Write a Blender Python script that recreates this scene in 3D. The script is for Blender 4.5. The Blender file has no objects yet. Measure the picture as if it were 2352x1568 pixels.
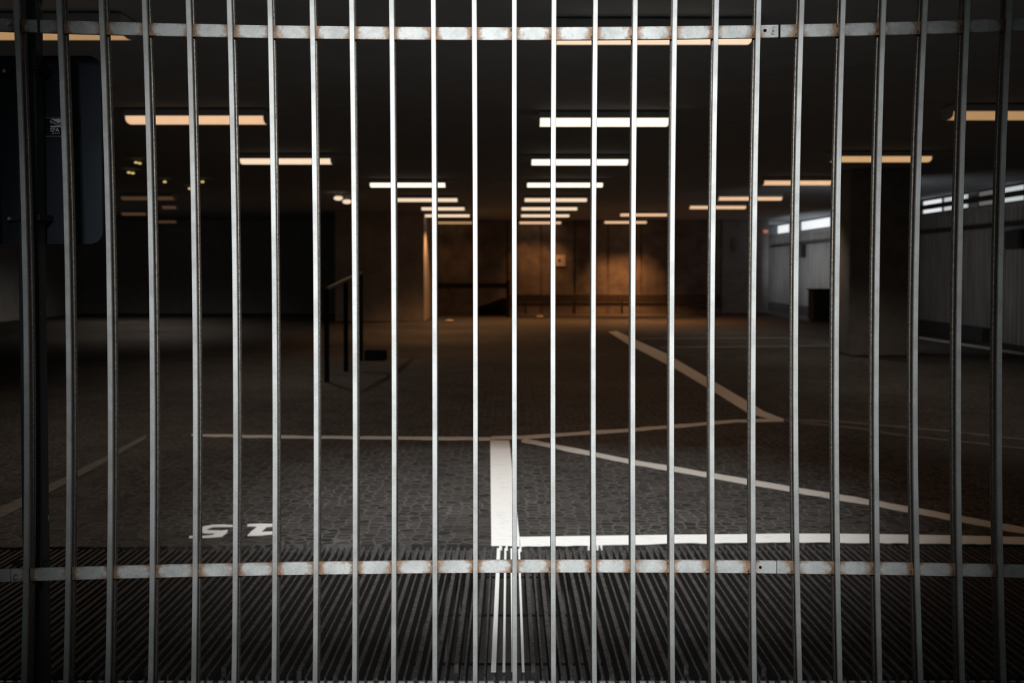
import bpy, bmesh, math, random
from mathutils import Vector

random.seed(7)
sc = bpy.context.scene
COL = sc.collection

# ------------------------------------------------------------------ camera
F = 2450.0                      # focal length in pixels of the 2352 wide frame
PITCH = math.atan(0.0303)
EYE = 1.6
PX0, PY0 = 1170.0, 696.0        # where the optical axis meets the frame
cam_d = bpy.data.cameras.new('camera')
cam = bpy.data.objects.new('camera', cam_d)
COL.objects.link(cam)
cam.location = (0, 0, EYE)
cam.rotation_euler = (math.pi / 2 - PITCH, 0, 0)
cam_d.sensor_width = 36
cam_d.lens = F / 2352 * 36
cam_d.shift_x = (1176 - PX0) / 2352
cam_d.shift_y = -(784 - PY0) / 2352
cam_d.clip_end = 200
cam_d.dof.use_dof = True
cam_d.dof.focus_distance = 3.22
cam_d.dof.aperture_fstop = 4.0
sc.camera = cam

# ------------------------------------------------------------------ world, big lights, exposure
w = bpy.data.worlds.new('overcast_street')
sc.world = w
w.use_nodes = True
bg = w.node_tree.nodes['Background']
bg.inputs['Color'].default_value = (0.9, 0.98, 1.0, 1)
bg.inputs['Strength'].default_value = 0.032


def light(name, kind, loc, target, energy, color, **kw):
    d = bpy.data.lights.new(name, kind)
    d.energy = energy
    d.color = color
    for k, v in kw.items():
        setattr(d, k, v)
    o = bpy.data.objects.new(name, d)
    COL.objects.link(o)
    o.location = loc
    o.rotation_euler = (Vector(target) - Vector(loc)).to_track_quat('-Z', 'Y').to_euler()
    return o


# added spot out of view, high above the open slot, brightening the floor
light('added_high_spot', 'SPOT', (0.08, 2.0, 8.0), (0.22, 7.0, 0.0), 3850, (0.97, 1.0, 0.99),
      spot_size=math.radians(32), spot_blend=1.0, shadow_soft_size=0.35)
# added lower spot behind the camera, brightening the gate bars and rails
light('added_low_spot', 'SPOT', (0.02, -1.2, 3.2), (0.0, 3.2, 1.53), 1380, (0.97, 1.0, 0.99),
      spot_size=math.radians(36.3), spot_blend=1.0, shadow_soft_size=0.35)
# two added, unseen area lights that brighten the ribbed wall at the far right
light('added_far_wall_fill', 'AREA', (9.42, 37.2, 1.9), (11.0, 37.2, 1.9), 34, (0.95, 0.97, 1.0),
      shape='RECTANGLE', size=4.8, size_y=1.6)
light('added_far_wall_fill', 'AREA', (9.2, 42.6, 1.9), (11.0, 42.6, 1.7), 18, (0.95, 0.97, 1.0),
      shape='RECTANGLE', size=3.2, size_y=2.0)
# added area light hidden behind the broad pier, brightening the nearer ribbed wall
light('added_near_wall_fill', 'AREA', (7.0, 22.5, 1.6), (11.0, 26.5, 2.0), 16, (0.95, 0.97, 1.0),
      shape='RECTANGLE', size=0.9, size_y=2.0)

vs = sc.view_settings
vs.view_transform = 'Standard'
vs.look = 'None'
vs.exposure = 0.0
vs.gamma = 1.0
vs.use_curve_mapping = False


# ------------------------------------------------------------------ picture measurements to places
def ray(px, py):
    xc, yc = (px - PX0) / F, -(py - PY0) / F
    c, s = math.cos(PITCH), math.sin(PITCH)
    return Vector((xc, c + yc * s, -s + yc * c))


def at(px, py, Y):
    d = ray(px, py)
    t = Y / d.y
    return Vector((d.x * t, Y, EYE + d.z * t))


def on_z(px, py, z=0.0):
    d = ray(px, py)
    t = (z - EYE) / d.z
    return Vector((d.x * t, d.y * t, z))


# ------------------------------------------------------------------ materials
def mat(name):
    m = bpy.data.materials.new(name)
    m.use_nodes = True
    nt = m.node_tree
    return m, nt, nt.nodes['Principled BSDF']


def nd(nt, t, **kw):
    n = nt.nodes.new(t)
    for k, v in kw.items():
        setattr(n, k, v)
    return n


def noise(nt, scale, detail=4, rough=0.6, vec=None, stretch=None):
    n = nd(nt, 'ShaderNodeTexNoise')
    n.inputs['Scale'].default_value = scale
    n.inputs['Detail'].default_value = detail
    n.inputs['Roughness'].default_value = rough
    tc = nd(nt, 'ShaderNodeTexCoord')
    if stretch:
        mp = nd(nt, 'ShaderNodeMapping')
        mp.inputs['Scale'].default_value = stretch
        nt.links.new(tc.outputs['Object'], mp.inputs['Vector'])
        nt.links.new(mp.outputs['Vector'], n.inputs['Vector'])
    else:
        nt.links.new(tc.outputs['Object'], n.inputs['Vector'])
    return n


def ramp(nt, src, stops):
    r = nd(nt, 'ShaderNodeValToRGB')
    e = r.color_ramp.elements
    while len(e) < len(stops):
        e.new(0.5)
    for el, (p, c) in zip(e, stops):
        el.position = p
        el.color = (c[0], c[1], c[2], 1) if not isinstance(c, (int, float)) else (c, c, c, 1)
    nt.links.new(src, r.inputs['Fac'])
    return r


def mixc(nt, fac, a, b, blend='MIX'):
    m = nd(nt, 'ShaderNodeMix', data_type='RGBA', blend_type=blend)
    for sock, v in ((m.inputs[0], fac), (m.inputs[6], a), (m.inputs[7], b)):
        if hasattr(v, 'links'):
            nt.links.new(v, sock)
        elif isinstance(v, (int, float)):
            sock.default_value = v
        else:
            sock.default_value = (v[0], v[1], v[2], 1)
    return m.outputs[2]


def simple(name, c1, c2, scale=8, rough=0.8, metal=0.0, bump=0.0, stretch=None, spec=0.3):
    m, nt, b = mat(name)
    n = noise(nt, scale, 5, 0.65, stretch=stretch)
    r = ramp(nt, n.outputs['Fac'], [(0.35, c1), (0.68, c2)])
    nt.links.new(r.outputs['Color'], b.inputs['Base Color'])
    b.inputs['Roughness'].default_value = rough
    b.inputs['Metallic'].default_value = metal
    b.inputs['Specular IOR Level'].default_value = spec
    if bump:
        bp = nd(nt, 'ShaderNodeBump')
        bp.inputs['Strength'].default_value = bump
        bp.inputs['Distance'].default_value = 0.01
        nt.links.new(n.outputs['Fac'], bp.inputs['Height'])
        nt.links.new(bp.outputs['Normal'], b.inputs['Normal'])
    return m


def glow(name, color, strength, body=(0.5, 0.5, 0.5)):
    m, nt, b = mat(name)
    n = noise(nt, 6, 2)
    r = ramp(nt, n.outputs['Fac'], [(0.3, tuple(c * 0.92 for c in color)), (0.7, color)])
    nt.links.new(r.outputs['Color'], b.inputs['Emission Color'])
    b.inputs['Emission Strength'].default_value = strength
    b.inputs['Base Color'].default_value = (*body, 1)
    b.inputs['Roughness'].default_value = 0.5
    return m


def galvanised(name, rusty):
    m, nt, b = mat(name)
    fine = noise(nt, 260, 4, 0.7)
    big = noise(nt, 9, 5, 0.7)
    c = ramp(nt, fine.outputs['Fac'], [(0.30, (0.60, 0.61, 0.61)), (0.70, (0.82, 0.83, 0.83))]).outputs['Color']
    lo = (0.66, 0.68, 0.68) if rusty else (0.78, 0.77, 0.76)
    c2 = ramp(nt, big.outputs['Fac'], [(0.38, lo), (0.58, (1, 1, 1))]).outputs['Color']
    c = mixc(nt, 0.8, c, c2, 'MULTIPLY')
    sp = noise(nt, 40, 6, 0.75)
    spots = ramp(nt, sp.outputs['Fac'], [(0.66, 0.0), (0.74, 0.8)]).outputs['Color']
    c = mixc(nt, spots, c, (0.20, 0.13, 0.09))
    metal_socket = None
    if rusty:
        a = nd(nt, 'ShaderNodeAttribute', attribute_name='rust')
        rn = noise(nt, 55, 6, 0.7)
        add = nd(nt, 'ShaderNodeMath', operation='MULTIPLY_ADD')
        nt.links.new(rn.outputs['Fac'], add.inputs[0])
        add.inputs[1].default_value = 1.1
        nt.links.new(a.outputs['Fac'], add.inputs[2])
        rf = ramp(nt, add.outputs[0], [(0.72, 0.0), (1.20, 1.0)]).outputs['Color']
        tint = ramp(nt, rn.outputs['Fac'], [(0.30, (0.05, 0.035, 0.028)), (0.5, (0.30, 0.17, 0.10)), (0.7, (0.46, 0.33, 0.23))]).outputs['Color']
        c = mixc(nt, rf, c, tint)
        inv = nd(nt, 'ShaderNodeMath', operation='MULTIPLY_ADD')
        nt.links.new(rf, inv.inputs[0])
        inv.inputs[1].default_value = -0.12
        inv.inputs[2].default_value = 0.12
        nt.links.new(inv.outputs[0], b.inputs['Metallic'])
    else:
        b.inputs['Metallic'].default_value = 1.0
    nt.links.new(c, b.inputs['Base Color'])
    rr = ramp(nt, fine.outputs['Fac'], [(0.3, 0.66), (0.7, 0.74)])
    nt.links.new(rr.outputs['Color'], b.inputs['Roughness'])
    return m


def cobbles():
    m, nt, b = mat('small_setts')
    tc = nd(nt, 'ShaderNodeTexCoord')
    wob = noise(nt, 3.0, 3)
    mp = nd(nt, 'ShaderNodeMapping')
    mp.inputs['Scale'].default_value = (1, 1, 0)
    nt.links.new(tc.outputs['Object'], mp.inputs['Vector'])
    off = mixc(nt, 0.05, mp.outputs['Vector'], wob.outputs['Color'], 'ADD')
    v = nd(nt, 'ShaderNodeTexVoronoi', feature='DISTANCE_TO_EDGE')
    v.inputs['Scale'].default_value = 13.0
    v.inputs['Randomness'].default_value = 0.75
    nt.links.new(off, v.inputs['Vector'])
    vc = nd(nt, 'ShaderNodeTexVoronoi', feature='F1')
    vc.inputs['Scale'].default_value = 13.0
    vc.inputs['Randomness'].default_value = 0.75
    nt.links.new(off, vc.inputs['Vector'])
    sep = nd(nt, 'ShaderNodeSeparateColor')
    nt.links.new(vc.outputs['Color'], sep.inputs['Color'])
    stone = ramp(nt, sep.outputs[0], [(0.0, (0.020, 0.019, 0.018)), (1.0, (0.058, 0.053, 0.050))]).outputs['Color']
    mott = noise(nt, 60, 5, 0.7)
    stone = mixc(nt, 0.6, stone, ramp(nt, mott.outputs['Fac'], [(0.3, 0.55), (0.7, 1.35)]).outputs['Color'], 'MULTIPLY')
    joint = ramp(nt, v.outputs['Distance'], [(0.02, 1.0), (0.13, 0.0)]).outputs['Color']
    patch = noise(nt, 1.3, 4)
    pf = mixc(nt, 1.0, joint, ramp(nt, patch.outputs['Fac'], [(0.35, 0.25), (0.6, 0.95)]).outputs['Color'], 'MULTIPLY')
    c = mixc(nt, pf, stone, (0.115, 0.110, 0.107))
    nt.links.new(c, b.inputs['Base Color'])
    b.inputs['Roughness'].default_value = 0.75
    b.inputs['Specular IOR Level'].default_value = 0.25
    bp = nd(nt, 'ShaderNodeBump')
    bp.inputs['Strength'].default_value = 0.6
    bp.inputs['Distance'].default_value = 0.012
    nt.links.new(ramp(nt, v.outputs['Distance'], [(0.0, 0.0), (0.2, 1.0)]).outputs['Color'], bp.inputs['Height'])
    nt.links.new(bp.outputs['Normal'], b.inputs['Normal'])
    return m


def paint(name, c, worn, thr=0.60):
    m, nt, b = mat(name)
    n = noise(nt, 20, 6, 0.7, stretch=(0.4, 1.8, 1))
    r = ramp(nt, n.outputs['Fac'], [(thr, c), (thr + 0.10, worn)])
    nt.links.new(r.outputs['Color'], b.inputs['Base Color'])
    b.inputs['Roughness'].default_value = 0.7
    bp = nd(nt, 'ShaderNodeBump')
    bp.inputs['Strength'].default_value = 0.5
    bp.inputs['Distance'].default_value = 0.01
    n2 = noise(nt, 26, 4, stretch=(0.5, 2.2, 1))
    nt.links.new(n2.outputs['Fac'], bp.inputs['Height'])
    nt.links.new(bp.outputs['Normal'], b.inputs['Normal'])
    return m


M = {}
M['bar'] = galvanised('galvanised_steel', False)
M['rail'] = galvanised('rust_stained_galvanised_steel', True)
M['rear'] = simple('shaded_rear_steel', (0.13, 0.115, 0.10), (0.30, 0.27, 0.235), 120, 0.5, 0.7)  # darker than the bar fronts; shade behind them is put into this colour
M['weld'] = simple('rusty_weld', (0.10, 0.05, 0.03), (0.42, 0.27, 0.17), 150, 0.6, 0.4)
M['black'] = simple('black_gap', (0.004, 0.004, 0.004), (0.008, 0.008, 0.008), 40, 0.9, spec=0.1)
M['bolt'] = simple('zinc_bolt', (0.6, 0.66, 0.66), (0.85, 0.88, 0.88), 90, 0.35, 0.7)
M['setts'] = cobbles()
M['white'] = paint('white_road_paint', (0.80, 0.80, 0.79), (0.52, 0.51, 0.49), 0.57)
M['worn'] = paint('worn_white_road_paint', (0.62, 0.60, 0.57), (0.20, 0.19, 0.18), 0.58)
M['faint'] = paint('faded_road_paint', (0.13, 0.12, 0.115), (0.07, 0.066, 0.063), 0.5)
M['grate'] = simple('dirty_dark_steel', (0.035, 0.033, 0.034), (0.125, 0.112, 0.108), 60, 0.75, 0.25, 0.3)
M['gratepaint'] = paint('chipped_white_paint', (0.80, 0.80, 0.78), (0.10, 0.07, 0.05), 0.63)
M['conc'] = simple('whitewashed_soffit', (0.36, 0.39, 0.42), (0.43, 0.46, 0.49), 3, 0.95)
M['dark'] = simple('painted_concrete', (0.42, 0.46, 0.50), (0.55, 0.58, 0.60), 3, 0.95)
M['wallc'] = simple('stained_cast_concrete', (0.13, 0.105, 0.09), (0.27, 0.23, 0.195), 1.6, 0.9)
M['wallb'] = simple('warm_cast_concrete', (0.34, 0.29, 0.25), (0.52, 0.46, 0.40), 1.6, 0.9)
M['panel'] = simple('grey_ribbed_sheet', (0.20, 0.195, 0.19), (0.33, 0.32, 0.31), 2.2, 0.7, stretch=(1, 3, 0.3))
M['pier'] = simple('grey_pier_concrete', (0.22, 0.22, 0.22), (0.31, 0.30, 0.29), 3, 0.95)
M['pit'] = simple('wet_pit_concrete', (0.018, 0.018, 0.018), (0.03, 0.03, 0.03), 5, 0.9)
M['street'] = simple('street_asphalt', (0.04, 0.04, 0.04), (0.07, 0.07, 0.07), 30, 0.9)
M['navy'] = simple('navy_painted_sheet', (0.026, 0.032, 0.044), (0.038, 0.046, 0.062), 4, 0.6, spec=0.2)
M['post'] = None
M['sticker'] = simple('black_sticker_vinyl', (0.012, 0.016, 0.018), (0.018, 0.022, 0.024), 20, 0.5, spec=0.2)
M['ink'] = simple('pale_sticker_ink', (0.84, 0.93, 0.92), (0.90, 0.96, 0.95), 30, 0.6)
M['housing'] = simple('grey_lamp_housing', (0.50, 0.50, 0.50), (0.60, 0.60, 0.60), 10, 0.7)
M['placard'] = simple('cream_placard', (0.62, 0.55, 0.46), (0.75, 0.68, 0.58), 12, 0.7)
M['darkmetal'] = simple('dark_painted_metal', (0.02, 0.02, 0.02), (0.035, 0.034, 0.033), 10, 0.6)
M['brownmetal'] = simple('brown_painted_metal', (0.05, 0.04, 0.03), (0.09, 0.07, 0.055), 10, 0.6)
M['railwood'] = simple('worn_brass_handrail', (0.16, 0.12, 0.07), (0.26, 0.20, 0.12), 10, 0.5)

m, nt, b = mat('chipped_dark_paint')
n = noise(nt, 22, 6, 0.75, stretch=(1, 1, 0.5))
r = ramp(nt, n.outputs['Fac'], [(0.655, (0.020, 0.030, 0.034)), (0.675, (0.42, 0.55, 0.53))])
nt.links.new(r.outputs['Color'], b.inputs['Base Color'])
b.inputs['Roughness'].default_value = 0.6
M['post'] = m

WARM = (1.0, 0.72, 0.44)
M['lamp_bright'] = glow('bright_warm_tube_light', (1.0, 0.85, 0.66), 1.7)
M['lamp_mid'] = glow('warm_tube_light', (1.0, 0.76, 0.53), 1.02)
M['lamp_soft'] = glow('soft_warm_tube_light', (1.0, 0.62, 0.36), 0.88)
M['lamp_gold'] = glow('golden_louvred_light', (1.0, 0.60, 0.28), 0.62)
M['lamp_low'] = glow('low_golden_light', (1.0, 0.58, 0.26), 0.42)
M['lamp_dim'] = glow('dim_brown_light', (1.0, 0.52, 0.26), 0.065)
M['lamp_yellow'] = glow('small_yellow_light', (1.0, 0.74, 0.26), 0.75)
M['glint_red'] = glow('small_red_glow', (1.0, 0.30, 0.12), 0.3)
M['day'] = glow('daylit_frosted_pane', (0.95, 0.98, 1.0), 0.85)
M['daydim'] = glow('dull_daylit_pane', (0.93, 1.0, 1.0), 0.55)
M['daylow'] = glow('grimy_daylit_pane', (1.0, 0.98, 0.95), 0.10)


# ------------------------------------------------------------------ mesh helpers
class MB:
    def __init__(self):
        self.v, self.f = [], []

    def add(self, verts, faces):
        k = len(self.v)
        self.v += [tuple(p) for p in verts]
        self.f += [tuple(i + k for i in f) for f in faces]
        return self

    def box(self, x0, x1, y0, y1, z0, z1):
        vs_ = [(x, y, z) for z in (z0, z1) for y in (y0, y1) for x in (x0, x1)]
        return self.add(vs_, [(0, 2, 3, 1), (4, 5, 7, 6), (0, 1, 5, 4), (2, 6, 7, 3), (0, 4, 6, 2), (1, 3, 7, 5)])

    def prism(self, poly, d):
        """poly: list of 3D points, extruded by vector d"""
        n_ = len(poly)
        p = [Vector(q) for q in poly]
        d = Vector(d)
        vs_ = p + [q + d for q in p]
        fs = [tuple(range(n_ - 1, -1, -1)), tuple(range(n_, 2 * n_))]
        fs += [(i, (i + 1) % n_, n_ + (i + 1) % n_, n_ + i) for i in range(n_)]
        return self.add(vs_, fs)

    def cyl(self, a, b_, r, n_=16):
        a, b_ = Vector(a), Vector(b_)
        ax = (b_ - a).normalized()
        u = ax.orthogonal().normalized()
        w_ = ax.cross(u)
        ring = [u * math.cos(2 * math.pi * i / n_) * r + w_ * math.sin(2 * math.pi * i / n_) * r for i in range(n_)]
        return self.prism([a + q for q in ring], b_ - a)

    def ball(self, c, r, sx=1, sy=1, sz=1):
        bm = bmesh.new()
        bmesh.ops.create_uvsphere(bm, u_segments=12, v_segments=8, radius=r)
        bm.verts.ensure_lookup_table()
        vs_ = [(c[0] + q.co.x * sx, c[1] + q.co.y * sy, c[2] + q.co.z * sz) for q in bm.verts]
        fs = [tuple(q.index for q in f.verts) for f in bm.faces]
        bm.free()
        return self.add(vs_, fs)

    def build(self, name, material, parent=None, bevel=0.0, smooth=False):
        me = bpy.data.meshes.new(name)
        me.from_pydata(self.v, [], self.f)
        bm = bmesh.new()
        bm.from_mesh(me)
        bmesh.ops.recalc_face_normals(bm, faces=bm.faces)
        bm.to_mesh(me)
        bm.free()
        if smooth:
            for p in me.polygons:
                p.use_smooth = True
        me.materials.append(material)
        o = bpy.data.objects.new(name, me)
        COL.objects.link(o)
        if bevel:
            bv = o.modifiers.new('bevel', 'BEVEL')
            bv.width = bevel
            bv.segments = 2
            bv.limit_method = 'ANGLE'
        if parent:
            o.parent = parent
            o.matrix_parent_inverse = parent.matrix_basis.inverted()
        return o


def tag(o, label, cat, group=None):
    o['label'] = label
    o['category'] = cat
    if group:
        o['group'] = group
    return o


def struct(o, label=None):
    o['kind'] = 'structure'
    if label:
        o['label'] = label
    return o


def empty(name, loc, label, cat, group=None):
    o = bpy.data.objects.new(name, None)
    o.empty_display_size = 0.1
    o.location = loc
    COL.objects.link(o)
    return tag(o, label, cat, group)


# ------------------------------------------------------------------ setting
EDGE = [(-900, 1258), (0, 1256), (450, 1255), (700, 1250), (900, 1250), (1120, 1253), (1190, 1255), (1400, 1252.5),
        (1600, 1247.5), (1800, 1245.5), (2100, 1248), (2352, 1251), (3300, 1256)]
EP = [on_z(*p) for p in EDGE]


def edge_y(x):
    for p, q in zip(EP, EP[1:]):
        if x <= q.x:
            t = max(0, (x - p.x) / (q.x - p.x))
            return p.y + t * (q.y - p.y)
    return EP[-1].y


rnd = random.Random(3)
jag, x = [], -5.0
while x < 5.0:
    jag.append((x, edge_y(x) + rnd.uniform(-0.012, 0.012)))
    x += rnd.uniform(0.03, 0.09)


def jag_y(x):
    for p, q in zip(jag, jag[1:]):
        if p[0] <= x <= q[0]:
            return p[1] + (x - p[0]) / (q[0] - p[0]) * (q[1] - p[1])
    return edge_y(x)


XL, XR, YE = -16.0, 11.0, 46.0
CEIL = 3.50
poly = [(XL, 6.2, 0)] + [(a, b_, 0) for a, b_ in jag] + [(XR, 6.2, 0), (XR, YE, 0), (XL, YE, 0)]
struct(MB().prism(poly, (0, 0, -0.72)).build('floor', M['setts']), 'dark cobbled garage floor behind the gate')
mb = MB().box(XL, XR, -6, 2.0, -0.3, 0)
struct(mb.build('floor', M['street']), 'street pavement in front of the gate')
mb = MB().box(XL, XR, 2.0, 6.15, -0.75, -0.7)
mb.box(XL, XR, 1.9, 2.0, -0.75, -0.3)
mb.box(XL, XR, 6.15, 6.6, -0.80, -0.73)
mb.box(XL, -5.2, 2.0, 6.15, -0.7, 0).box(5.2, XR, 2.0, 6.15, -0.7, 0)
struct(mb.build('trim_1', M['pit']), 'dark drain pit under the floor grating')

mb = MB().box(XL, XR, 6.4, YE, CEIL, CEIL + 0.4)
struct(mb.build('ceiling', M['conc']), 'dark concrete garage ceiling')
struct(MB().box(XL - 0.3, XL, 6.4, YE, -0.3, CEIL + 0.4).build('wall_left', M['dark']), 'dark left garage wall')

# far concrete wall built of cast panels with open joints
YW = 40.0
xs = [-2.7] + [at(p, 650, YW).x for p in (1165, 1243, 1320, 1396, 1473, 1548)] + [7.95]
mb = MB()
for a, b_ in zip(xs, xs[1:]):
    mb.box(a + 0.045, b_ - 0.045, YW, YW + 0.2, 0, CEIL)
mb.box(-2.7, 7.95, YW + 0.06, YW + 0.25, 0, CEIL)
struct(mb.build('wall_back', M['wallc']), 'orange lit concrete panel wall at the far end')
mb = MB().box(XL, -5.55, YW, YW + 0.25, 0, CEIL).box(7.95, 11, YE, YE + 0.25, 0, CEIL).box(7.7, 7.95, YW + 0.25, YE + 0.25, 0, CEIL)
struct(mb.build('wall_back', M['dark']), 'dark end wall of the garage')
# brown wall block left of it
mb = MB().box(-5.55, -2.72, 34.0, YW + 0.2, 0, CEIL)
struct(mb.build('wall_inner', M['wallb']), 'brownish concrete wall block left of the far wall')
# dark concrete piers on the right
struct(MB().box(7.95, 9.72, YW, YW + 0.6, 0, CEIL).build('trim_2', M['pier'], bevel=0.03), 'dark concrete pier right of the far wall')
a, b_ = at(1952, 600, 20).x, at(2114, 600, 20).x
struct(MB().box(a, b_, 20, 20.9, 0, CEIL).build('trim_3', M['pier'], bevel=0.03), 'broad dark concrete pier before the right wall')

# ribbed right wall with a window strip over it
mb = MB()
y, k = 12.0, 0
prof = []
while y < YE:
    for dy, dx in ((0, 0.0), (0.06, 0.0), (0.08, 0.035), (0.14, 0.035), (0.16, 0.0)):
        prof.append((XR - dx, y + dy))
    y += 0.2
prof = [p for i, p in enumerate(prof) if i == 0 or p[1] > prof[i - 1][1] + 1e-6]
pl = [(p[0], p[1], 0) for p in prof] + [(XR + 0.25, prof[-1][1], 0), (XR + 0.25, prof[0][1], 0)]
mb.prism(pl, (0, 0, 2.98))
mb.box(XR - 0.02, XR + 0.25, 6.4, 12.0, 0, 2.98)
mb.box(XR - 0.04, XR + 0.25, 6.4, YE, 2.98, 3.09)
mb.box(XR, XR + 0.25, 6.4, YE, 3.47, CEIL)
wr = struct(mb.build('wall_right', M['panel']), 'grey ribbed sheet wall on the right')


def win(idx, p0, p1, za, zb, mats, label):
    """a strip of window in the plane of the right wall between two picture columns"""
    ya = XR * F / (p0 - PX0)
    yb = XR * F / (p1 - PX0)
    y0, y1 = min(ya, yb), max(ya, yb)
    fr = MB()
    t = 0.03
    fr.box(XR, XR + 0.06, y0, y1, za, za + t).box(XR, XR + 0.06, y0, y1, zb - t, zb)
    fr.box(XR, XR + 0.06, y0, y0 + t, za + t, zb - t).box(XR, XR + 0.06, y1 - t, y1, za + t, zb - t)
    o = struct(fr.build('window_%d' % idx, M['darkmetal']), label)
    MB().box(XR + 0.02, XR + 0.035, y0 + t, y1 - t, za + t, zb - t).build('pane', mats, o)
    return (y0, y1)


spans = []
spans.append(win(1, 1784, 1812, 3.09, 3.47, M['day'], 'brightest daylit strip window, farthest along the right wall'))
spans.append(win(2, 1838, 1906, 3.09, 3.47, M['day'], 'long daylit strip window, second from the far end of the right wall'))
spans.append(win(3, 1930, 1944, 3.09, 3.47, M['day'], 'short daylit strip window beside the broad dark pier'))
spans.append(win(4, 2116, 2162, 3.09, 3.47, M['day'], 'daylit strip window just right of the broad dark pier'))
spans.append(win(5, 2163, 2222, 3.09, 3.47, M['daydim'], 'dull daylit strip window, second right of the broad pier'))
spans.append(win(6, 2243, 2285, 3.09, 3.47, M['daylow'], 'grimy strip window, dimmest on the right wall'))
spans.append(win(7, 2296, 2350, 3.09, 3.47, M['daydim'], 'dull daylit strip window nearest the gate on the right wall'))
spans.sort()
mb = MB()
prev = 6.4
for a, b_ in spans:
    if a > prev + 0.01:
        mb.box(XR, XR + 0.2, prev, a, 3.09, 3.47)
    prev = b_
mb.box(XR, XR + 0.2, prev, YE, 3.09, 3.47)
struct(mb.build('wall_right', M['dark']), 'dark infill between the strip windows')
# flat beam across the window strip and a pipe along the wall
mb = MB().box(XR - 0.16, XR - 0.06, 12.0, 31.0, 3.20, 3.315)
mb.box(XR - 0.06, XR, 14.0, 14.1, 3.2, 3.315).box(XR - 0.06, XR, 25.6, 25.7, 3.2, 3.315)
tag(mb.build('ceiling_beam', M['darkmetal']), 'dark flat beam running in front of the right strip windows', 'beam')
mb = MB().cyl((XR - 0.10, 13, 2.62), (XR - 0.10, 44.5, 2.62), 0.055, 10)
for yy in range(15, 45, 5):
    mb.box(XR - 0.10, XR - 0.02, yy, yy + 0.06, 2.60, 2.64)
tag(mb.build('wall_pipe', M['darkmetal']), 'thin dark pipe along the ribbed right wall', 'pipe')
ya, yb = XR * F / (1853 - PX0), XR * F / (1840 - PX0)
z0, z1 = at(1846, 591, (ya + yb) / 2).z, at(1846, 560, (ya + yb) / 2).z
bx = empty('electrical_box', (XR - 0.12, (ya + yb) / 2, z0), 'small dark box hung under the pipe on the far ribbed wall', 'box')
MB().box(XR - 0.2, XR - 0.055, ya, yb, z0, z1 - 0.02).build('box_body', M['darkmetal'], bx, 0.015)
MB().box(XR - 0.22, XR - 0.2, ya + 0.04, yb - 0.04, z0 + 0.05, z1 - 0.07).build('box_door', M['darkmetal'], bx)
ya, yb = XR * F / (2364 - PX0), XR * F / (2327 - PX0)
z0, z1 = at(2340, 572, (ya + yb) / 2).z, at(2340, 528, (ya + yb) / 2).z
bx = empty('wall_cabinet', (XR - 0.12, (ya + yb) / 2, z0), 'dark wall cabinet at the right edge of the picture', 'cabinet')
MB().box(XR - 0.2, XR - 0.02, ya, yb, z0, z1).build('cabinet_body', M['darkmetal'], bx, 0.02)
MB().box(XR - 0.225, XR - 0.2, ya + 0.04, yb - 0.04, z0 + 0.04, z1 - 0.04).build('cabinet_door', M['darkmetal'], bx)
# dark cabinet standing on the floor by the far ribbed wall
p0, p1 = at(1868, 690, 33.6), at(1945, 663, 33.6)
cb = empty('utility_cabinet', ((p0.x + p1.x) / 2, 33.9, 0), 'dark utility cabinet standing on the floor before the far ribbed wall', 'cabinet')
MB().box(p0.x, p1.x, 33.6, 34.2, 0.06, p1.z - 0.05).build('cabinet_body', M['darkmetal'], cb, 0.02)
MB().box(p0.x - 0.03, p1.x + 0.03, 33.56, 34.24, p1.z - 0.05, p1.z).build('cabinet_top', M['darkmetal'], cb)
MB().box(p0.x + 0.06, p1.x - 0.06, 33.585, 33.6, 0.14, p1.z - 0.12).build('cabinet_door', M['darkmetal'], cb)
MB().box(p0.x + 0.05, p1.x - 0.05, 33.65, 34.15, 0, 0.06).build('plinth', M['darkmetal'], cb)
# kerb at the foot of the right wall
struct(MB().box(XR - 0.35, XR - 0.05, 24.0, 45.0, 0, 0.3).build('baseboard_right', M['street']), 'dark kerb along the foot of the right wall')

# ------------------------------------------------------------------ far wall furniture
c = at(1288, 598, YW)
pl = empty('wall_placard', (c.x, YW - 0.02, c.z - 0.2), 'small pale placard on the far concrete wall', 'sign')
MB().box(c.x - 0.2, c.x + 0.17, YW - 0.025, YW, c.z - 0.21, c.z + 0.21).build('placard_board', M['placard'], pl)
MB().cyl((c.x - 0.05, YW - 0.03, c.z), (c.x - 0.05, YW - 0.025, c.z), 0.055, 16).build('printed_disc', M['brownmetal'], pl)
# guard rail before the panel wall
g = empty('guard_rail', (4.0, YW - 0.3, 0), 'long brown guard rail before the orange lit far wall', 'rail')
zt, zb = at(1400, 676, YW - 0.3).z, at(1400, 703, YW - 0.3).z
MB().box(0.05, 7.9, YW - 0.32, YW - 0.26, zb + 0.16, zt).box(0.05, 7.9, YW - 0.30, YW - 0.27, zb, zb + 0.13).build('guard_beam', M['brownmetal'], g, 0.01)
for xx in (0.6, 2.4, 4.2, 6.0, 7.6):
    MB().box(xx - 0.04, xx + 0.04, YW - 0.265, YW - 0.2, 0, zt - 0.05).build('rail_post', M['brownmetal'], g)
# boom barrier with post
z0, z1 = at(1080, 662, 37).z, at(1080, 650, 37).z
g = empty('boom_barrier', (at(1165, 700, 37).x, 37, 0), 'dark horizontal boom barrier left of the orange lit wall', 'barrier')
xa, xb = -2.58, at(1164, 655, 37).x
MB().box(xa, xb + 0.02, 36.96, 37.04, z0, z1).build('boom_arm', M['black'], g, 0.01)
MB().box(xb - 0.02, xb + 0.10, 36.92, 37.08, 0, z1 + 0.1).build('barrier_post', M['black'], g, 0.01)
MB().box(xa - 0.08, xa + 0.02, 36.94, 37.06, 0, z1).build('barrier_post', M['black'], g)
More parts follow.
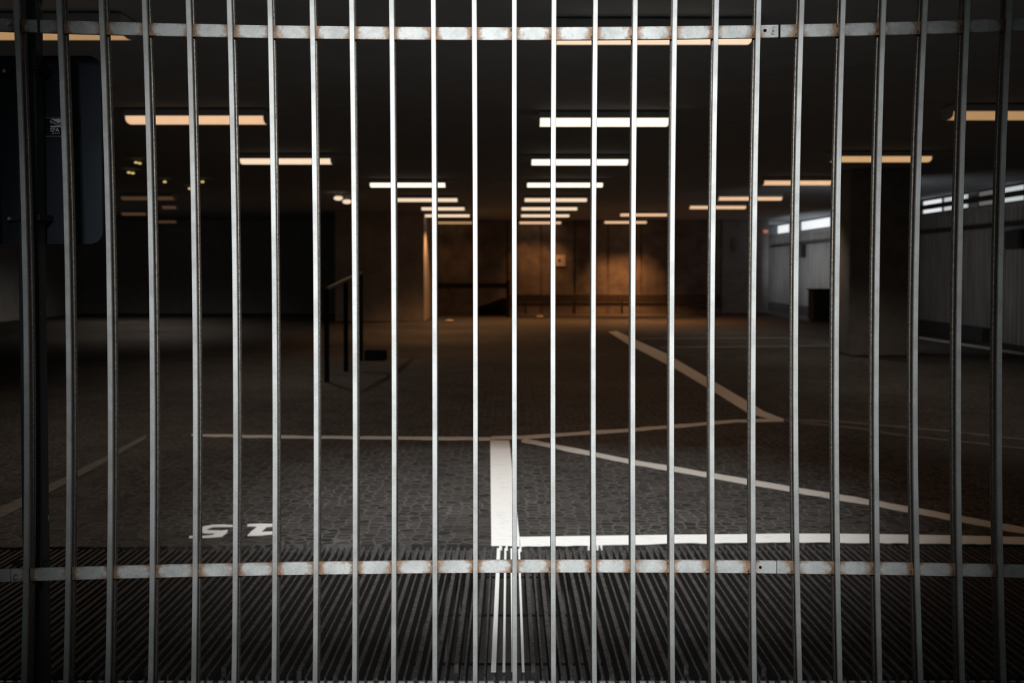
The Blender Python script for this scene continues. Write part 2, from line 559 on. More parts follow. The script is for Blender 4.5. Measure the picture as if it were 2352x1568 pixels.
# wedge shaped ramp block by the barrier post
q = [at(1098, 706, 38), at(1120, 699, 38), at(1150, 688, 38), at(1163, 686, 38), at(1163, 706, 38)]
zmin = min(p.z for p in q)
pr = [(p.x, 38, p.z) for p in q[:4]] + [(q[4].x, 38, 0), (q[0].x, 38, 0)]
tag(MB().prism(pr, (0, 1.4, 0)).build('loading_ramp', M['black']), 'dark wedge shaped ramp beside the boom barrier post', 'ramp')
# oval plate on the dark pier
c = at(1687, 562, YW - 0.03)
o = MB()
o.prism([(c.x + 0.11 * math.cos(t * math.pi / 10), YW - 0.04, c.z + 0.27 * math.sin(t * math.pi / 10)) for t in range(20)], (0, 0.04, 0))
tag(o.build('oval_plate', M['wallc']), 'small brown oval plate on the dark pier', 'plate')
c = at(1765, 531, 39.6)
o = MB().box(c.x - 0.10, c.x + 0.06, 39.9, 40.0, c.z - 0.05, c.z + 0.07)  # glowing box standing in for a reddish glint on the pier edge
tag(o.build('red_glint', M['glint_red']), 'small dim red glint at the pier corner by the far window', 'lamp')

# handrail and kerb block left of the middle
hr = empty('ramp_handrail', (-2.6, 17, 0), 'dark handrail on thin posts before the brown wall block', 'handrail')
pts = []
for px, pyt, pyb in ((751, 664, 877), (795, 643, 853), (829.5, 627, 828)):
    f0 = on_z(px, pyb)
    tp = at(px, pyt, f0.y)
    pts.append(tp)
    MB().box(f0.x - 0.032, f0.x + 0.032, f0.y - 0.032, f0.y + 0.032, 0, tp.z).build('rail_post', M['black'], hr)
mb = MB()
for p, q in zip(pts, pts[1:]):
    mb.cyl(p, q, 0.03, 10)
mb.build('handrail_bar', M['railwood'], hr)
f0, f1 = on_z(831, 828), on_z(884, 829)
zt = at(850, 805, f0.y).z
o = MB().box(f0.x + 0.04, f1.x, f0.y, f0.y + 0.3, 0, zt)
tag(o.build('kerb_block', M['black'], bevel=0.015), 'low dark kerb block beside the last handrail post', 'block')
# two small pale flattened patches on the floor
for i, (px, py, lab) in enumerate(((1032, 738, 'small pale patch on the floor below the boom barrier'),
                                   (1240, 728, 'thin pale patch on the floor below the placard'))):
    p = on_z(px, py)
    mb = MB().ball((p.x, p.y, 0.03), 0.14, 1.0, 0.8, 0.22)
    tag(mb.build('pale_patch', M['placard'], smooth=True), lab, 'litter')

# ------------------------------------------------------------------ ceiling lamps
GRP = 'strip lights under the garage ceiling'


def strip_lamp(xl, xr, py, matname, label, tilt=0.0, power=50, cone=118, tint=None):
    zc = 3.37
    a, b2 = on_z(xl, py, zc), on_z(xr, py + tilt, zc)
    y0 = a.y
    xa, xb = a.x, b2.x
    L = empty('strip_light', ((xa + xb) / 2, y0, CEIL), label, 'ceiling lamp', GRP)
    n_ = 10
    dep = 0.15
    prof = [(xa, y0 + dep * math.cos(math.pi * i / n_), 3.41 - 0.075 * math.sin(math.pi * i / n_) ** 0.6) for i in range(n_ + 1)]
    MB().prism(prof, (xb - xa, 0, 0)).build('diffuser', M[matname], L)
    MB().box(xa - 0.02, xb + 0.02, y0 - dep - 0.02, y0 + dep + 0.02, 3.41, CEIL - 0.012).build('housing', M['housing'], L, 0.008)
    MB().box(xa + 0.2, xb - 0.2, y0 - 0.08, y0 + 0.08, CEIL - 0.012, CEIL).build('mounting_plate', M['housing'], L)
    for xx, s in ((xa, -1), (xb, 1)):
        MB().prism([(xx, p[1], p[2]) for p in prof], (0.018 * s, 0, 0)).build('end_cap', M['housing'], L)
    if power:
        wall = cone != 118
        spread = (-0.4, 0.0, 0.4) if wall else (0.0,)
        for u in spread:
            d = bpy.data.lights.new('tube_light', 'SPOT')
            d.energy = power / len(spread)
            d.color = tint or (1.0, 0.42, 0.14) if wall else (1.0, 0.49, 0.20) if abs(xa + xb) < 5 else (1.0, 0.80, 0.62)
            d.spot_size = math.radians(cone)
            d.spot_blend = 1.0 if wall else 0.7
            d.shadow_soft_size = 0.2 if wall else 0.0
            o_ = bpy.data.objects.new('tube_light', d)
            COL.objects.link(o_)
            o_.parent = L
            o_.location = (u * (xb - xa), 0, 3.32 - CEIL)
    return L


ORD = ['nearest', 'second', 'third', 'fourth', 'fifth', 'sixth', 'seventh', 'eighth']


def nth(i, row):
    if i == 0:
        return 'warm strip light nearest the gate in the %s' % row
    return 'warm strip light, %s from the gate in the %s' % (ORD[i], row)


for i, (xl, xr, py, mm) in enumerate(((1278, 1722, 89, 'lamp_mid'), (1240, 1532, 283, 'lamp_bright'), (1221, 1440, 374, 'lamp_bright'),
                                      (1211, 1383, 426, 'lamp_bright'), (1205, 1347, 460, 'lamp_mid'), (1198, 1325, 480, 'lamp_mid'),
                                      (1197, 1307, 496, 'lamp_mid'), (1193, 1288, 512, 'lamp_soft'))):
    strip_lamp(xl, xr, py, mm, nth(i, 'row ahead of the white floor stripe'), power=60 if i < 6 else 480 if i == 6 else 380, cone=118 if i < 6 else 146 if i == 6 else 76)
for i, (xl, xr, py, mm) in enumerate(((-90, 292, 78, 'lamp_low'), (298, 611, 278, 'lamp_soft'), (556, 762, 372, 'lamp_mid'),
                                      (852, 1023, 426, 'lamp_bright'), (912, 1051, 460, 'lamp_mid'), (969, 1067, 480, 'lamp_mid'),
                                      (970, 1079, 496, 'lamp_mid'), (1004, 1085, 512, 'lamp_low'))):
    strip_lamp(xl, xr, py, mm, nth(i, 'slanting row left of centre'), power=95 if i < 4 else 240 if i < 7 else 60, cone=118 if i < 7 else 76)
for i, (xl, xr, py, mm, t) in enumerate(((2178, 2500, 268, 'lamp_low', 0), (1907, 2132, 367, 'lamp_gold', 0), (1752, 1905, 421, 'lamp_soft', 0),
                                         (1649, 1793, 457, 'lamp_soft', 0), (1583, 1711, 477, 'lamp_soft', 0), (1424, 1531, 494, 'lamp_soft', 0),
                                         (1388, 1484, 511, 'lamp_soft', 0))):
    strip_lamp(xl, xr, py, mm, nth(i, 'slanting row on the right'), power=90 if i < 5 else 1150 if i == 5 else 1300, cone=118 if i < 5 else 146 if i == 5 else 80)
for xl, xr, py, lab in ((283, 402, 456, 'dim brown strip light, uppermost of the faint ones at far left'),
                        (376, 407, 477, 'dim short strip light, second from the top of the faint ones at far left'),
                        (283, 338, 492, 'dim strip light, third from the top of the faint ones at far left'),
                        (366, 407, 510, 'faintest strip light, lowest of the faint ones at far left')):
    strip_lamp(xl, xr, py, 'lamp_dim', lab, power=150 if py < 490 else 200 if py < 500 else 0, cone=150, tint=(1.0, 0.84, 0.70))

for px, py, lab in ((312.5, 373, 'tiny yellow ceiling light, topmost of the far left cluster'),
                    (321, 375, 'tiny yellow ceiling light just right of the topmost one at far left'),
                    (296, 396, 'tiny yellow ceiling light, leftmost of the far left cluster'),
                    (305, 397.5, 'faint yellow ceiling light touching the leftmost one'),
                    (378.5, 417.5, 'tiny yellow ceiling light, alone between two gate bars at far left'),
                    (436, 433, 'tiny yellow ceiling light, lowest of the far left cluster'),
                    (465, 417.5, 'tiny yellow ceiling light, rightmost of the far left cluster')):
    p = on_z(px, py, 3.43)
    s = p.y / F
    e = empty('pilot_light', (p.x, p.y, CEIL), lab, 'lamp', 'tiny yellow ceiling lights')
    MB().ball((p.x, p.y, 3.43), 4.2 * s, 1, 1, 0.6).build('bulb', M['lamp_yellow'], e, smooth=True)
    MB().cyl((p.x, p.y, 3.44), (p.x, p.y, CEIL), 0.02, 10).build('stem', M['housing'], e)
for px, py, lab in ((777, 455, 'round warm ceiling light, left one of the pair left of centre'),
                    (797, 463, 'round white ceiling light, right one of the pair left of centre')):
    p = on_z(px, py, 3.36)
    s = p.y / F
    e = empty('bulkhead_light', (p.x, p.y, CEIL), lab, 'lamp', 'pair of round ceiling lights')
    MB().ball((p.x, p.y, 3.36), 10.5 * s, 1, 1, 0.5).build('lamp_cover', M['lamp_mid'], e, smooth=True)
    MB().cyl((p.x, p.y, 3.39), (p.x, p.y, CEIL), 0.07, 12).build('lamp_base', M['housing'], e)

# ------------------------------------------------------------------ paint on the floor
ZP = 0.004


def floor_poly(pts, name, m_, label, cat='floor marking', group='white lines on the cobbles'):
    q = [on_z(*p) for p in pts]
    o = MB().prism([(p.x, p.y, 0.0005) for p in q], (0, 0, ZP)).build(name, m_)
    return tag(o, label, cat, group)


def band(center, wa, wb, wob=0.8):
    """outline of a stroke given centre points in the picture and its upright thickness at both ends"""
    r2 = random.Random(len(center) * 13 + int(center[0][0]))
    pts = []
    for (p, q) in zip(center, center[1:]):
        n_ = max(2, int(abs(q[0] - p[0]) / 25))
        for k_ in range(n_):
            t = k_ / n_
            pts.append((p[0] + t * (q[0] - p[0]), p[1] + t * (q[1] - p[1])))
    pts.append(center[-1])
    n_ = len(pts)
    up, lo = [], []
    for i, (x_, y_) in enumerate(pts):
        h = (wa + (wb - wa) * i / (n_ - 1)) / 2
        up.append((x_, y_ - h + r2.uniform(-wob, wob)))
        lo.append((x_, y_ + h + r2.uniform(-wob, wob)))
    return up + lo[::-1]


# broad stripe towards the gate, ending on the floor edge, with the front band and its drips
pa, pb, pc, pd = on_z(1126, 1012), on_z(1170, 1012), on_z(1195, 1248), on_z(1129, 1248)
o = MB().prism([(pa.x, pa.y, 0.0005), (pb.x, pb.y, 0.0005), (pc.x, jag_y(pc.x), 0.0005), ((pc.x + pd.x) / 2, jag_y((pc.x + pd.x) / 2), 0.0005),
                (pd.x, jag_y(pd.x), 0.0005)], (0, 0, ZP)).build('floor_stripe', M['white'])
tag(o, 'broad bright white stripe running from the gate into the garage', 'floor marking', 'white lines on the cobbles')
top = [(1193, 1234), (1200, 1234), (1300, 1232.5), (1420, 1231), (1560, 1229), (1700, 1228), (1800, 1226.5), (1950, 1227), (2100, 1229), (2250, 1232), (2420, 1236)]
tp = [on_z(*p) for p in top]
low = []
xx = tp[-1].x
while xx > tp[0].x:
    low.append((xx, jag_y(xx) - 0.002, 0.0005))
    xx -= 0.045
low.append((tp[0].x, jag_y(tp[0].x), 0.0005))
fb = MB().prism([(p.x, p.y, 0.0005) for p in tp] + low, (0, 0, ZP)).build('front_line', M['white'])
tag(fb, 'white line along the front edge of the cobbles, right of the broad stripe', 'floor marking', 'white lines on the cobbles')
for px, ln in ((1149, 0.045), (1151, 0.05), (1164, 0.02), (1195, 0.02), (1351, 0.035), (1371, 0.035), (1380, 0.035)):
    p = on_z(px, 1251)
    yy = jag_y(p.x)
    mb = MB().box(p.x - 0.006, p.x + 0.006, yy - 0.022, yy - 0.012, -ln, 0.004)
    mb.ball((p.x, yy - 0.018, -ln), 0.008)
    mb.build('paint_drip', M['white'], fb)

floor_poly(band([(1198, 1010.5), (1456, 1062), (1796, 1120.5), (2019, 1158), (2348, 1219), (2375, 1224)], 9, 15), 'diagonal_line', M['worn'],
           'long pale diagonal line from the broad stripe to the lower right')
floor_poly(band([(1126, 1008), (900, 1006), (700, 1004), (600, 1003), (440, 999.5)], 6.5, 5), 'cross_line', M['worn'],
           'thin brown lit cross line left of the broad stripe')
floor_poly(band([(1127, 1006), (1200, 1004.5), (1456, 987), (1690, 967), (1800, 964.8)], 7, 6.5), 'cross_line', M['worn'],
           'thin orange lit cross line rising to the right of the broad stripe')
floor_poly(band([(1801, 965), (1944, 970), (2169, 990), (2352, 1010)], 6, 4), 'cross_line', M['faint'],
           'faint upper line continuing the cross line at right')
floor_poly(band([(1838, 970.5), (1960, 983), (2076, 1001), (2263, 1021), (2352, 1031)], 6, 4), 'cross_line', M['faint'],
           'faint lower line continuing the cross line at right')
floor_poly([(1398, 762), (1416, 760), (1450, 776), (1530, 812), (1680, 900), (1755, 945), (1796, 961), (1770, 963), (1720, 950), (1640, 900), (1560, 852), (1490, 815), (1440, 789)],
           'diagonal_line', M['worn'], 'orange lit diagonal line in mid floor, widening towards the gate')
floor_poly(band([(0, 1178), (43, 1158), (145, 1107), (239, 1057), (335, 1003)], 26, 9), 'diagonal_line', M['faint'],
           'faded grey diagonal line on the dark floor at far left')
floor_poly(band([(1470, 778), (1640, 777), (1820, 776)], 3.5, 3.5, 0.3), 'bay_line', M['faint'], 'faint far bay line, upper of the two right of the orange diagonal')
floor_poly(band([(1515, 798.5), (1640, 797), (1910, 794)], 4, 4, 0.3), 'bay_line', M['faint'], 'faint far bay line, lower of the two right of the orange diagonal')
floor_poly(band([(2000, 758), (2176, 785), (2352, 813)], 4, 5, 0.3), 'bay_line', M['worn'], 'faint slanting bay line at the right behind the gate bars')

lt = empty('painted_lettering', on_z(540, 1220), 'white letters S Z painted on the cobbles at lower left', 'lettering')


def lp(*pts):
    return [(400 + a / 7.84, 1160 + b_ / 7.84) for a, b_ in pts]


def letter(polys):
    mb_ = MB()
    for i, pp in enumerate(polys):
        q = [on_z(*p) for p in pp]
        mb_.prism([(p.x, p.y, 0.0005) for p in q], (0, 0, ZP + 0.0007 * i))
    return mb_.build('letter', M['white'], lt)


letter([lp((430, 440), (545, 385), (700, 360), (860, 357), (1060, 366), (1060, 392), (860, 396), (700, 402), (610, 432), (560, 452)),
        lp((430, 440), (560, 440), (600, 460), (850, 468), (970, 455), (960, 480), (900, 508), (780, 512), (540, 512), (460, 490)),
        lp((900, 508), (940, 490), (965, 500), (870, 570), (800, 578), (540, 592), (265, 596), (275, 568), (540, 565), (690, 550), (750, 518))])
letter([lp((1310, 372), (1340, 350), (1560, 340), (1770, 345), (1830, 350), (1820, 386), (1680, 395), (1490, 387), (1320, 384)),
        lp((1500, 385), (1685, 392), (1590, 472), (1550, 545), (1540, 552), (1320, 556), (1400, 470), (1440, 445)),
        lp((1545, 500), (1640, 490), (1770, 485), (1845, 484), (1840, 520), (1770, 527), (1540, 551))])

# ------------------------------------------------------------------ floor grating
YG0, YG1 = on_z(1170, 1549).y, 6.18
gr = empty('floor_grating', (0, YG0, 0), 'long steel drain grating on the floor behind the gate', 'grating')
PITCHX = 0.0784
rg = random.Random(11)
for k in range(-49, 50):
    for kind, x0, hw in (('bearing_bar', -0.062 + k * PITCHX, 0.0093), ('filler_bar', -0.023 + k * PITCHX, 0.0047)):
        if abs(x0) > 3.75:
            continue
        ys, ye = YG0 + rg.uniform(-0.01, 0.012), jag_y(x0) - 0.02
        if kind == 'bearing_bar' and k % 4 == 2:
            ys += 0.16 * rg.random()
        sl = rg.uniform(-0.003, 0.003)
        zt = rg.uniform(-0.012, -0.008)
        mb = MB()
        mb.prism([(x0 - hw + sl, ys, zt), (x0 + hw + sl, ys, zt), (x0 + hw, ye, zt), (x0 - hw, ye, zt)], (0, 0, -0.09))
        mb.box(x0 + sl - hw * 0.75, x0 + sl + hw * 0.75, YG0 - 0.03, ys, -0.10, -0.045)
        o = mb.build(kind, M['grate'], gr)
        if k in (0, 1):
            # coat of white road paint on the four bars in line with the broad stripe
            pn = MB()
            pe = YG0 + 0.05
            pn.prism([(x0 - hw - 0.0008 + sl, pe, zt), (x0 + hw + 0.0008 + sl, pe, zt), (x0 + hw + 0.0008, ye, zt), (x0 - hw - 0.0008, ye, zt)], (0, 0, 0.0015))
            c_ = pn.build('paint_coat', M['gratepaint'], o)
            c_['label'] = 'chipped white paint on the bar'
mb = MB()
for yy in (YG0 + 0.35, YG0 + 1.0, YG0 + 1.65):
    mb.cyl((-5.1, yy, -0.088), (5.1, yy, -0.088), 0.006, 8)
mb.build('tie_rod', M['black'], gr)
MB().box(-5.2, 5.2, YG1 - 0.045, YG1 - 0.04, -0.12, -0.02).build('edge_angle', M['grate'], gr)
MB().box(-5.2, 5.2, YG0 - 0.10, YG0 - 0.02, -0.14, -0.10).box(-5.2, -5.1, YG0 - 0.1, YG1 - 0.04, -0.7, -0.12).box(5.1, 5.2, YG0 - 0.1, YG1 - 0.04, -0.7, -0.12).build('support_channel', M['grate'], gr)

g2 = empty('floor_grating', (0, 3.0, 0), 'nearer steel grating under the gate, just showing at the bottom edge', 'grating')
YN = on_z(1170, 1562).y
for k in range(-49, 50):
    for kind, x0, hw in (('bearing_bar', -0.050 + k * PITCHX, 0.0093), ('filler_bar', -0.011 + k * PITCHX, 0.0047)):
        if abs(x0) > 3.75:
            continue
        MB().box(x0 - hw, x0 + hw, 2.05, YN, -0.09, -0.001).build(kind, M['grate'], g2)
MB().box(-5.2, 5.2, YN, YN + 0.012, -0.10, -0.006).build('edge_angle', M['bar'], g2)
MB().box(-5.2, 5.2, 2.0, 2.05, -0.12, -0.001).box(-5.2, -5.1, 2.05, YN, -0.7, -0.09).box(5.1, 5.2, 2.05, YN, -0.7, -0.09).build('support_channel', M['grate'], g2)

# ------------------------------------------------------------------ barred gate
YGATE = 3.2
TOP = [35.8, 134.6, 232, 331.5, 432.4, 526.6, 619.6, 716.6, 807.4, 899.2, 995.2, 1089.3, 1181.4, 1272.5, 1368, 1459.4, 1550.5, 1646, 1742.9, 1842, 1937, 2030.4, 2125.7, 2223.4, 2320]
MID = [59.3, 156.7, 251.9, 349, 447.7, 540.2, 630.7, 725.6, 814.9, 904.7, 998.3, 1091.8, 1181.5, 1270.2, 1363, 1453.8, 1543.1, 1636, 1730.6, 1827.8, 1921.7, 2013.5, 2103, 2202.6, 2296.4]
BOT = [53.8, 151, 247.2, 345.7, 444.6, 537.2, 629, 723.5, 814, 903.6, 998.5, 1091.3, 1182.4, 1271.4, 1365.3, 1455, 1545, 1638.5, 1733, 1837, 1929.5, 2021, 2114.8, 2211, 2306]
ext = lambda L, n_: [L[0] - 98 * k_ for k_ in range(n_, 0, -1)], lambda L, n_: [L[-1] + 97 * k_ for k_ in range(1, n_ + 1)]
LEFTX = [ext[0](L, 6) for L in (TOP, MID, BOT)]
RIGHTX = [ext[1](L, 9) for L in (TOP, MID, BOT)]


def bar_path(t, m_, b2):
    """gently bowed upright: horizontal place for a given height"""
    P = [at(t, 20, YGATE), at(m_, 800, YGATE), at(b2, 1540, YGATE)]

    def X(z):
        z_ = max(0.0, min(2.75, z))
        s = 0.0
        for i in range(3):
            l = P[i].x
            for j in range(3):
                if j != i:
                    l *= (z_ - P[j].z) / (P[i].z - P[j].z)
            s += l
        return s
    return X


OUT = [(-0.0064, 0.0), (0.0064, 0.0), (0.0075, 0.0012), (0.0075, 0.008), (-0.0075, 0.008), (-0.0075, 0.0012)]
REAR = [(-0.0018, 0.008), (0.0018, 0.008), (0.0018, 0.040), (0.0048, 0.0405), (0.0055, 0.042), (0.0075, 0.046), (0.0075, 0.050),
        (-0.0075, 0.050), (-0.0075, 0.046), (-0.0055, 0.042), (-0.0048, 0.0405), (-0.0018, 0.040)]
RAILY = YGATE + 0.025


def sweep(X, out, name, material, parent):
    zs_ = [3.2 * i / 16 for i in range(17)]
    n_ = len(out)
    vs_, fs = [], []
    for z in zs_:
        x0 = X(z)
        vs_ += [(x0 + a, YGATE + b2, z) for a, b2 in out]
    for i in range(len(zs_) - 1):
        for j in range(n_):
            fs.append((i * n_ + j, i * n_ + (j + 1) % n_, (i + 1) * n_ + (j + 1) % n_, (i + 1) * n_ + j))
    fs.append(tuple(range(n_ - 1, -1, -1)))
    fs.append(tuple(range((len(zs_) - 1) * n_, len(zs_) * n_)))
    return MB().add(vs_, fs).build(name, material, parent)


def build_bar(X, parent):
    b_ = sweep(X, OUT, 'vertical_bar', M['bar'], parent)
    sweep(X, REAR, 'rear_flange', M['rear'], b_)
    return b_


def quad(pts):
    def f(x):
        s = 0
        for i, (xi, yi) in enumerate(pts):
            l = yi
            for j, (xj, _) in enumerate(pts):
                if j != i:
                    l *= (x - xj) / (xi - xj)
            s += l
        return s
    return f


T0 = quad([(66, 44.3), (1180, 62), (2300, 43)])
B0 = quad([(20, 1307.6), (1180, 1286.7), (2340, 1298)])
HR_ = 0.0385


def build_rail(name, fpy, pa_, pb_, bars, parent):
    """flat rail between two picture columns, with its rust strength stored per point"""
    n_ = max(8, int((pb_ - pa_) / 3.0))
    rows = 5
    vs_, fs, rust = [], [], []
    for i in range(n_ + 1):
        px = pa_ + (pb_ - pa_) * i / n_
        p = at(px, fpy(px), RAILY)
        d = 9.0
        for bx_ in bars:
            dd = p.x - bx_(p.z - 0.02)
            d = min(d, abs(dd) * (1.0 if dd < 0 else 1.15))
        for k_ in range(rows):
            t = k_ / (rows - 1)
            vs_.append((p.x, RAILY, p.z - HR_ * t))
            rust.append(0.60 * math.exp(-max(0, d - 0.008) / 0.017) + 0.16 * (abs(t - 0.5) * 2) ** 4)
    off = len(vs_)
    vs_ += [(a, b2 + 0.012, c_) for a, b2, c_ in vs_]
    rust += rust[:]
    R = rows
    for i in range(n_):
        for k_ in range(R - 1):
            a, b2, c_, d_ = i * R + k_, (i + 1) * R + k_, (i + 1) * R + k_ + 1, i * R + k_ + 1
            fs += [(a, b2, c_, d_), (off + a, off + d_, off + c_, off + b2)]
        fs += [(i * R, off + i * R, off + (i + 1) * R, (i + 1) * R), (i * R + R - 1, (i + 1) * R + R - 1, off + (i + 1) * R + R - 1, off + i * R + R - 1)]
    for k_ in range(R - 1):
        fs += [(k_, k_ + 1, off + k_ + 1, off + k_), (n_ * R + k_, off + n_ * R + k_, off + n_ * R + k_ + 1, n_ * R + k_ + 1)]
    o = MB().add(vs_, fs).build(name, M['rail'], parent)
    at_ = o.data.attributes.new('rust', 'FLOAT', 'POINT')
    at_.data.foreach_set('value', rust)
    bv = o.modifiers.new('bevel', 'BEVEL')
    bv.width = 0.0012
    bv.segments = 1
    bv.limit_method = 'ANGLE'
    bv.angle_limit = math.radians(60)
    return o


rw = random.Random(5)


def leaf(label, paths, pxa_top, pxb_top, pxa_bot, pxb_bot, px_show):
    g_ = empty('barred_gate', (at((pxa_top + pxb_top) / 2, 800, YGATE).x, YGATE, 0), label, 'gate', 'leaves of the barred gate')
    for X in paths:
        build_bar(X, g_)
    build_rail('top_rail', T0, pxa_top, pxb_top, paths, g_)
    build_rail('bottom_rail', B0, pxa_bot, pxb_bot, paths, g_)
    for X in paths:
        for fpy in (T0, B0):
            pz = at(1170, fpy(1170), RAILY).z
            x0 = X(pz)
            px = PX0 + x0 * F / YGATE
            zt = at(px, fpy(px), RAILY).z
            MB().ball((x0 - 0.0095, RAILY + 0.002, zt - rw.choice((0.031, 0.026, 0.008))), 0.0042, 0.8, 1.4, 1.3).build('weld_bead', M['weld'], g_, smooth=True)
    return g_


paths = [bar_path(*p) for p in zip(TOP, MID, BOT)]
lpaths = [bar_path(*p) for p in zip(*LEFTX)]
rpaths = [bar_path(*p) for p in zip(*RIGHTX)]
gm = leaf('main galvanised gate leaf, its nineteen upright bars filling the middle', paths[:19], -6, 1788.5, 24.5, 1783.5, 0)
gl = leaf('neighbouring gate leaf cut off by the left edge of the picture', lpaths, -585, -7.5, -585, 22.5, 0)
gr2 = leaf('right gate leaf of slim upright bars beyond the rail joint', paths[19:] + rpaths, 1793, 3220, 1785.5, 3220, 0)
# drilled holes, joint gap, chalk mark, bolts
for px, py, r_ in ((1757, 70, 0.0050), (1746.3, 1302.5, 0.0046)):
    p = at(px, py, RAILY)
    MB().cyl((p.x, RAILY - 0.0006, p.z), (p.x, RAILY + 0.004, p.z), r_, 16).build('drilled_hole', M['black'], gm)
p = at(1791, 57, RAILY)
MB().box(p.x - 0.0025, p.x + 0.0025, RAILY + 0.006, RAILY + 0.012, p.z - HR_, p.z).build('joint_strip', M['black'], gm)
stroke = [(1779.5, 60.5), (1775, 66), (1773, 70), (1774, 72.5), (1777, 70.5), (1777.5, 68.5), (1776.5, 74), (1771.5, 78), (1775, 78.6), (1779.5, 78.8)]
mb = MB()
for a_, b2 in zip(stroke, stroke[1:]):
    p, q = at(*a_, RAILY - 0.0008), at(*b2, RAILY - 0.0008)
    mb.cyl(p, q, 0.0006, 6)
mb.build('pen_mark', M['black'], gm)
p = at(89, 45, RAILY)
MB().box(p.x - 0.004, p.x + 0.0035, RAILY - 0.0012, RAILY, p.z - HR_ + 0.0005, p.z - 0.0005).build('cover_strip', M['brownmetal'], gm)
p = at(22, 55.5, RAILY)
mb = MB().cyl((p.x, RAILY - 0.008, p.z), (p.x, RAILY, p.z), 0.0066, 6)
mb.cyl((p.x, RAILY - 0.011, p.z), (p.x, RAILY - 0.008, p.z), 0.0045, 14)
mb.build('hex_bolt', M['bolt'], gm)['label'] = 'bright hex bolt'
p = at(38, 1322.5, RAILY)
mb = MB()
for i in range(14):
    t0, t1 = 2 * math.pi * i / 14, 2 * math.pi * (i + 1) / 14
    mb.cyl((p.x + 0.0035 * math.cos(t0), RAILY - 0.008 + 0.008 * math.cos(t0), p.z + 0.008 * math.sin(t0)),
           (p.x + 0.0035 * math.cos(t1), RAILY - 0.008 + 0.008 * math.cos(t1), p.z + 0.008 * math.sin(t1)), 0.0018, 8)
mb.build('eye_bolt', M['bolt'], gm)['label'] = 'bright eye bolt'

# ------------------------------------------------------------------ post and the sign clamped to it
YP = 3.34
xa, xb = at(44.5, 800, YP).x, at(90, 800, YP).x
po = empty('sign_post', ((xa + xb) / 2, YP, 0), 'dark steel post with chipped paint behind the leftmost bar', 'post')
MB().box(xa, xb, YP, YP + 0.06, -0.001, 2.95).build('post_shaft', M['post'], po, 0.004)
for px in (31, 101):
    a_, b2 = at(px - 6, 1293, YP), at(px + 6, 1302, YP)
    MB().box(a_.x, b2.x, YP + 0.01, YP + 0.04, b2.z, a_.z).build('bracket_block', M['post'], po)
MB().box(xa - 0.03, xb + 0.03, YP - 0.01, YP + 0.07, -0.001, 0.012).build('base_plate', M['post'], po)

YS = 3.43
xr_ = at(235, 500, YS).x
zb_, zt_ = at(150, 560, YS).z, at(150, 128, YS).z
xl_ = at(-260, 500, YS).x
sg = empty('navy_sign', ((xl_ + xr_) / 2, YS, zb_), 'dark navy sign panel with rounded corners clamped behind the gate at upper left', 'sign')
rad = 0.04
pts = []
for cx, cz, a0 in ((xr_ - rad, zb_ + rad, -90), (xr_ - rad, zt_ - rad, 0), (xl_ + rad, zt_ - rad, 90), (xl_ + rad, zb_ + rad, 180)):
    for i in range(7):
        t = math.radians(a0 + 15 * i)
        pts.append((cx + rad * math.cos(t), YS, cz + rad * math.sin(t)))
MB().prism(pts, (0, 0.012, 0)).build('panel_board', M['navy'], sg)
for px, py, hw_, hh_ in ((18, 165, 8.5, 7), (100.5, 168, 10.5, 7.5), (29.5, 502, 8.5, 7), (110, 502, 11, 8)):
    p = at(px, py, YS)
    w_, h_ = hw_ * YS / F, hh_ * YS / F
    c_ = MB().box(p.x - w_, p.x + w_, YS - 0.010, YS, p.z - h_, p.z + h_).build('clamp_plate', M['darkmetal'], sg, 0.001)
    bx_ = MB().cyl((p.x - w_ * 0.2, YS - 0.022, p.z - h_ * 0.1), (p.x - w_ * 0.2, YS - 0.010, p.z - h_ * 0.1), h_ * 0.62, 6)
    bx_.build('clamp_bolt', M['bolt'], c_)
for py in (166.5, 502):
    a_ = at(60, py, YS)
    mb = MB().box(xa - 0.012, xa - 0.002, YP - 0.004, YS, a_.z - 0.009, a_.z + 0.009).box(xb + 0.002, xb + 0.012, YP - 0.004, YS, a_.z - 0.009, a_.z + 0.009)
    mb.box(xa - 0.012, xb + 0.012, YP - 0.010, YP - 0.002, a_.z - 0.009, a_.z + 0.009)
    mb.build('clamp_band', M['darkmetal'], sg)
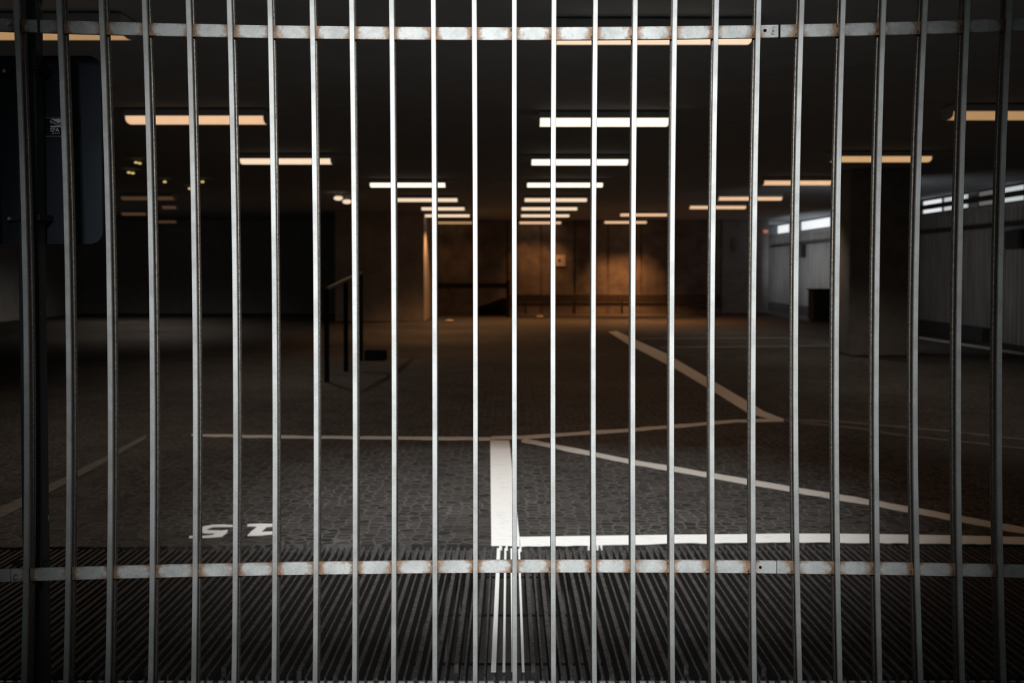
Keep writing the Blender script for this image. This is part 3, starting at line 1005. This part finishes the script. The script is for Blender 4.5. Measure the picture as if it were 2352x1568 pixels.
# sticker, lettering in the picture measured to the panel plane
s0, s1 = at(98.5, 269.5, YS), at(186, 312.5, YS)
st = MB().box(s0.x, s1.x, YS - 0.002, YS, s1.z, s0.z).build('sticker', M['sticker'], sg)
st['label'] = 'small dark sticker with pale lettering'


def sp(a_, b2):
    """point of the sticker drawing, measured on an enlarged crop"""
    return at(a_ / 7.84, 220 + b2 / 7.84, YS - 0.0024)


mb = MB()
for pp in ([(908, 412), (1194, 412), (1052, 496)],
           [(902, 437), (1052, 515), (1202, 437), (1202, 455), (1052, 520), (902, 455)],
           [(902, 470), (1052, 532), (1202, 470), (1202, 484), (1052, 537), (902, 484)],
           [(902, 412), (902, 424), (1052, 505), (1202, 424), (1202, 412), (1194, 412), (1052, 500), (908, 412)],
           [(908, 537), (1196, 537), (1196, 564), (908, 564)],
           [(780, 392), (1240, 392), (1240, 397), (780, 397)],
           [(780, 722), (1240, 722), (1240, 727), (780, 727)]):
    if pp[0] == (902, 412):
        continue
    q = [sp(*p) for p in pp]
    mb.prism(q, (0, 0.0006, 0))
mb.build('emblem', M['ink'], st)


def text(body, px, py, size_px, name, parent, bold=0.0):
    """line of lettering whose lower left corner sits at a point of the enlarged crop"""
    cu = bpy.data.curves.new(name, 'FONT')
    cu.body = body
    cu.size = size_px / 7.84 / F * YS * 1.37
    cu.offset = bold
    cu.extrude = 0.0003
    tmp = bpy.data.objects.new(name, cu)
    COL.objects.link(tmp)
    dg = bpy.context.evaluated_depsgraph_get()
    me = bpy.data.meshes.new_from_object(tmp.evaluated_get(dg))
    bpy.data.objects.remove(tmp)
    p = sp(px, py)
    for v in me.vertices:
        x_, y_, z_ = v.co
        v.co = (p.x + x_, p.y - z_, p.z + y_)
    me.materials.clear()
    me.materials.append(M['ink'])
    o_ = bpy.data.objects.new(name, me)
    COL.objects.link(o_)
    o_.parent = parent
    return o_


text('SFA', 905, 646, 74, 'lettering', st, 0.0003)
text('2014 RO', 936, 686, 27, 'lettering', st, 0.0)
